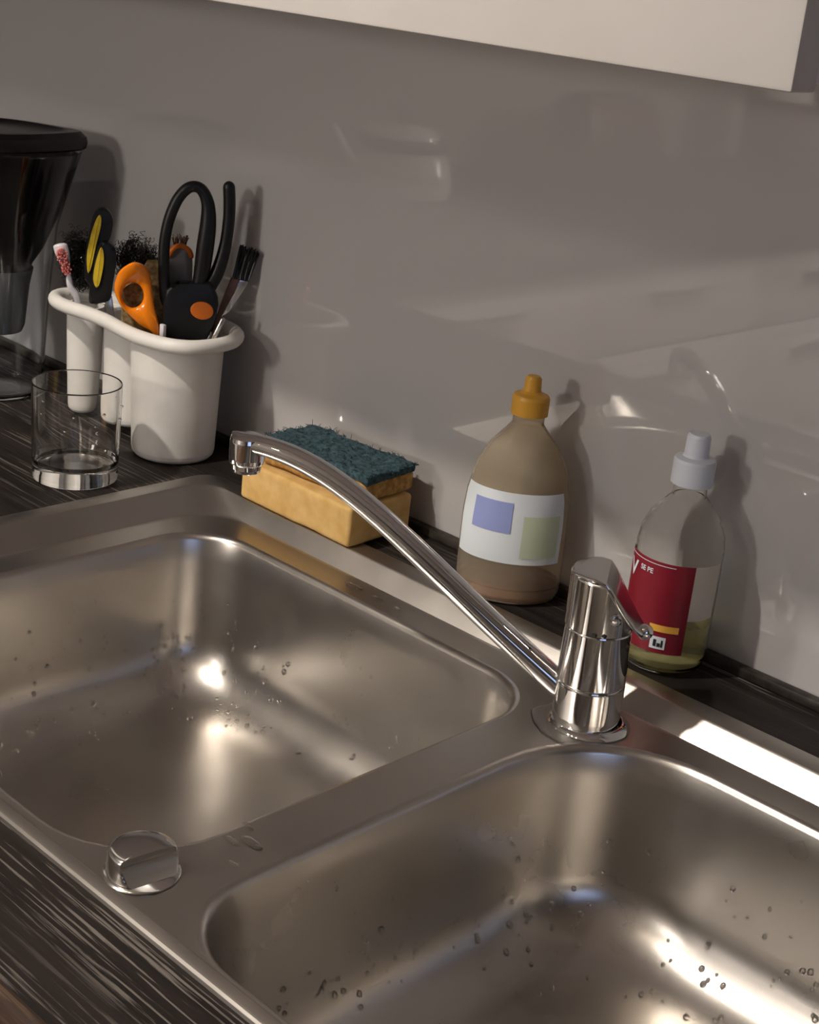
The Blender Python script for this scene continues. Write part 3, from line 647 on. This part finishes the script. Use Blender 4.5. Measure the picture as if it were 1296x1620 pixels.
bm = B(); lathe(bm, [(.0150, .1460), (.0158, .1465), (.0158, .1640), (.0150, .1660), (.0100, .1675), (.0092, .1690), (.0088, .1830), (.0074, .1850), (0, .1855)], 40, b2); obj('cap', bm, m_cap_white, d2)
f2 = interp(P2)
bm = B(); label_wrap(bm, b2, f2, rot2, -PI*1.02, -PI*.36, .020, .092, 1, 1, 30, 8); lb2 = obj('label', bm, m_label_red, d2)
bm = B(); label_wrap(bm, b2, f2, rot2, -PI*.36, -PI*.12, .048, .092, 1, 1, 14, 8, .0003); obj('label_panel', bm, m_label_cream, d2)
bm = B(); label_wrap(bm, b2, f2, rot2, -PI*.62, -PI*.41, .0375, .0430, 1, 1, 10, 2, .0008); obj('orange_band', bm, m_label_orange, lb2)
bm = B(); label_wrap(bm, b2, f2, rot2, -PI*.60, -PI*.49, .0235, .0335, 1, 1, 8, 2, .0008); obj('white_square', bm, m_label_white, lb2)
bm = B(); label_wrap(bm, b2, f2, rot2, -PI*.575, -PI*.555, .0255, .0312, 1, 1, 3, 2, .0011); label_wrap(bm, b2, f2, rot2, -PI*.548, -PI*.525, .0255, .0285, 1, 1, 3, 2, .0011); label_wrap(bm, b2, f2, rot2, -PI*.52, -PI*.508, .0255, .0312, 1, 1, 3, 2, .0011); obj('emblem', bm, m_print_black, lb2)
bm = B(); label_wrap(bm, b2, f2, rot2, -PI*1.0, -PI*.5, .0893, .0898, 1, 1, 24, 1, .0008); obj('white_line', bm, m_label_white, lb2)
def text_on(body, size, a_start, z, parent, slope=0):
    cu = bpy.data.curves.new('lettering', 'FONT'); cu.body = body; cu.size = size; cu.offset = size*.02; to = bpy.data.objects.new('lettering', cu); C.objects.link(to)
    bpy.context.view_layer.update(); me = to.evaluated_get(bpy.context.evaluated_depsgraph_get()).to_mesh(); bm = B(); bm.from_mesh(me); bpy.data.objects.remove(to)
    for v in bm.verts:
        r = f2(z)+.0010; a = a_start+v.co.x/r+rot2; zz = z+v.co.y+slope*v.co.x
        v.co = Vector(b2)+Vector((r*math.cos(a), r*math.sin(a), zz))
    return obj('lettering', bm, m_label_white, parent, smooth=False)
text_on('V', .018, -PI*.915, .0730, lb2); text_on('SE PE', .0055, -PI*.775, .0815, lb2)
# ================================================================ WATER FILTER JUG
JX, JY = -1.417, .858
PJ = Plane(JX, JY); rj = math.atan2(PJ.u.y, PJ.u.x)
jg = root('water_filter_jug', 'water filter jug with black lid and smoky funnel at the left edge', 'jug', (JX, JY, 0))
def jring(a, b, z, n=64, pt=0): return [Vector((JX, JY, z))+PJ.u*(a*math.cos(2*PI*k/n))+PJ.n*(b*math.sin(2*PI*k/n)*(1-pt*max(0, math.cos(2*PI*k/n))**1.5)) for k in range(n)]
bm = B()
outer = [(.030, .030, .0006), (.047, .044, .0006), (.050, .047, .003), (.0515, .048, .010), (.0535, .050, .045), (.0575, .053, .11), (.065, .057, .185), (.080, .062, .236), (.088, .065, .262)]
innr = [(a-.002, b-.002, z+(.003 if z < .02 else 0)) for a, b, z in outer[::-1]]
loft(bm, [jring(*o) for o in outer+innr], True, True, True); obj('body', bm, m_jug, jg, angle=70)
bm = B(); loft(bm, [jring(*o) for o in ((.084, .061, .2595), (.081, .059, .243), (.067, .052, .198), (.050, .044, .160), (.0385, .036, .1424), (.034, .034, .11), (.0295, .0295, .0763), (.027, .027, .0700))], True, False, True); obj('funnel', bm, m_funnel, jg, angle=60)
bm = B(); loft(bm, [jring(*o) for o in ((.040, .037, .1372), (.0362, .0362, .120), (.0318, .0318, .076), (.029, .029, .069))], True, True, True); obj('cartridge', bm, m_cart, jg, angle=60)
bm = B(); loft(bm, [jring(*o, 64, .55) for o in ((.0885, .066, .2640), (.0920, .069, .2660), (.0935, .070, .272), (.0920, .0690, .2780), (.086, .064, .2830), (.074, .056, .2835), (.066, .050, .2800), (.030, .024, .2790))], True, True, True); obj('lid', bm, m_lid, jg, angle=30)
bm = B(); tube(bm, spline([PJ(-.082, .262), PJ(-.115, .268), PJ(-.135, .24), PJ(-.125, .16), PJ(-.095, .09), PJ(-.056, .075)], 5), [.011]*26, 12, flat=.8); obj('handle', bm, m_lid, jg)
# ================================================================ KETTLE etc. on the left worktop (only mirrored in the splashback)
KX, KY = -2.27, -.40
kt = root('kettle', 'white enamel kettle with a dark band on the left worktop, mirrored in the splashback', 'kettle', (KX, KY, 0))
bm = B(); lathe(bm, [(0, .001), (.098, .001), (.108, .006), (.110, .02), (.106, .055), (.094, .085), (.080, .100)], 48, (KX, KY, 0)); obj('body', bm, m_enamel, kt)
bm = B(); lathe(bm, [(.080, .1005), (.092, .100), (.094, .108), (.088, .118), (.078, .121), (.074, .1205)], 48, (KX, KY, 0)); obj('band', bm, m_blackgloss, kt)
bm = B(); lathe(bm, [(.0745, .1210), (.072, .128), (.055, .140), (.030, .147), (0, .149)], 48, (KX, KY, 0)); obj('lid', bm, m_enamel, kt)
bm = B(); lathe(bm, [(.006, .147), (.006, .154), (.013, .160), (.013, .170), (.006, .176), (0, .177)], 20, (KX, KY, 0)); obj('lid_knob', bm, m_blackgloss, kt)
bm = B(); tube(bm, spline([(KX-.02, KY+.095, .05), (KX-.03, KY+.135, .075), (KX-.04, KY+.158, .12), (KX-.045, KY+.17, .135)], 5), [.02-.0006*i for i in range(16)], 14); obj('spout', bm, m_enamel, kt)
cb = (-2.30, -1.9, 0)
cn = root('storage_canister', 'white round canister at the far end of the left worktop, mirrored in the splashback', 'canister', cb)
bm = B(); lathe(bm, [(0, .001), (.085, .001), (.09, .006), (.09, .19), (.086, .195), (0, .196)], 40, cb); obj('body', bm, m_copper, cn)
bm = B(); lathe(bm, [(.088, .1962), (.092, .199), (.092, .222), (.086, .228), (0, .230)], 40, cb); obj('lid', bm, m_enamel, cn)
tx = (-2.36, -1.2, 0)
tn = root('toaster', 'dark brown toaster with sloping sides behind the kettle, mirrored in the splashback', 'toaster', tx)
bm = B(); rings = [rrect(tx[0]-.08-k, tx[0]+.08+k, tx[1]-.17-k, tx[1]+.17+k, z, .03) for k, z in ((0, .001), (.004, .01), (0, .12), (-.03, .19), (-.04, .20))]; loft(bm, rings, True, True, True); obj('body', bm, m_copper, tn)
for s in (-.014, .014): obj('slot', box(B(), tx[0]+s-.007, tx[0]+s+.007, tx[1]-.10, tx[1]+.10, .2005, .2015), m_dark, tn)
# ================================================================ ADDED FILL DOME on the unseen ceiling, lightens the splashback
dl = root('fill_dome', 'added fill light, a round opal dome on the unseen ceiling', 'lamp', (FILL_DOME[0], FILL_DOME[1], ZC-.01))
bm = B(); lathe(bm, [(0, ZC-.002), (.21, ZC-.002), (.215, ZC-.02), (.21, ZC-.03), (.19, ZC-.032)], 48, (FILL_DOME[0], FILL_DOME[1], 0)); obj('rim', bm, m_fixture, dl)
bm = B(); lathe(bm, [(.188, ZC-.031), (.18, ZC-.06), (.14, ZC-.09), (.07, ZC-.105), (0, ZC-.108)], 48, (FILL_DOME[0], FILL_DOME[1], 0)); obj('shade', bm, m_opal, dl)
# ================================================================ ADDED FILL GLOBE hung low out of view, lights the wall under the cabinets
pl = root('fill_globe', 'added fill light, an opal globe hung low and out of view', 'lamp', (FILL_GLOBE[0], FILL_GLOBE[1], ZC-.03))
bm = B(); lathe(bm, [(0, ZC-.001), (.045, ZC-.001), (.048, ZC-.015), (.02, ZC-.03), (0, ZC-.03)], 32, (FILL_GLOBE[0], FILL_GLOBE[1], 0)); obj('rose', bm, m_fixture, pl)
bm = B(); tube(bm, [Vector((FILL_GLOBE[0], FILL_GLOBE[1], ZC-.03)), Vector((FILL_GLOBE[0], FILL_GLOBE[1], FILL_GLOBE[2]+.12))], .003, 8); obj('cord', bm, m_black, pl)
bm = B(); bmesh.ops.create_uvsphere(bm, u_segments=32, v_segments=20, radius=.12, matrix=Matrix.Translation(FILL_GLOBE)); obj('globe', bm, m_opal2, pl)
# ================================================================ CEILING LAMP (above and behind the viewer)
lm = root('ceiling_spotlight', 'ceiling spotlight bar with three warm bulbs above the kitchen', 'lamp', (LAMPS[1][0], LAMPS[1][1], ZC-.03))
bm = B(); a, b = Vector(LAMPS[0]), Vector(LAMPS[2]); a.z = b.z = ZC-.018; e = (b-a).normalized()*.08; tube(bm, [a-e, b+e], .016, 12); obj('bar', bm, m_fixture, lm)
for i, p in enumerate(LAMPS):
    q = Vector(p); aim = (Vector((-.75, .75, 0))-q).normalized(); rq = aim.to_track_quat('Z', 'Y').to_matrix()
    bm = B(); tube(bm, [q+Vector((0, 0, ZC-.03-q.z)), q-aim*.05], .007, 10); stem = obj('stem', bm, m_fixture, lm)
    bm = B(); lathe(bm, [(0, -.06), (.028, -.058), (.034, -.03), (.046, .01), (.044, .01), (.032, -.028), (0, -.05)], 32, q, axis=rq); hdm = obj('shade', bm, m_fixture, lm)
    bm = B(); bmesh.ops.create_uvsphere(bm, u_segments=20, v_segments=12, radius=.022, matrix=Matrix.Translation(q-aim*.014)); obj('bulb', bm, m_bulb, hdm)
    L = bpy.data.lights.new('bulb_light', 'SPOT'); L.energy = LAMP_W*4; L.color = (1, .92, .82); L.shadow_soft_size = .03; L.spot_size = math.radians(150); L.spot_blend = .6
    lo = bpy.data.objects.new('bulb_light', L); C.objects.link(lo); lo.parent = lm; lo.matrix_world = Matrix.Translation(q+aim*.03) @ (-aim).to_track_quat('Z', 'Y').to_matrix().to_4x4()
    bpy.context.view_layer.update(); lo.parent = lm; lo.matrix_parent_inverse = Matrix.Translation(lm.location).inverted()
bpy.context.view_layer.update()
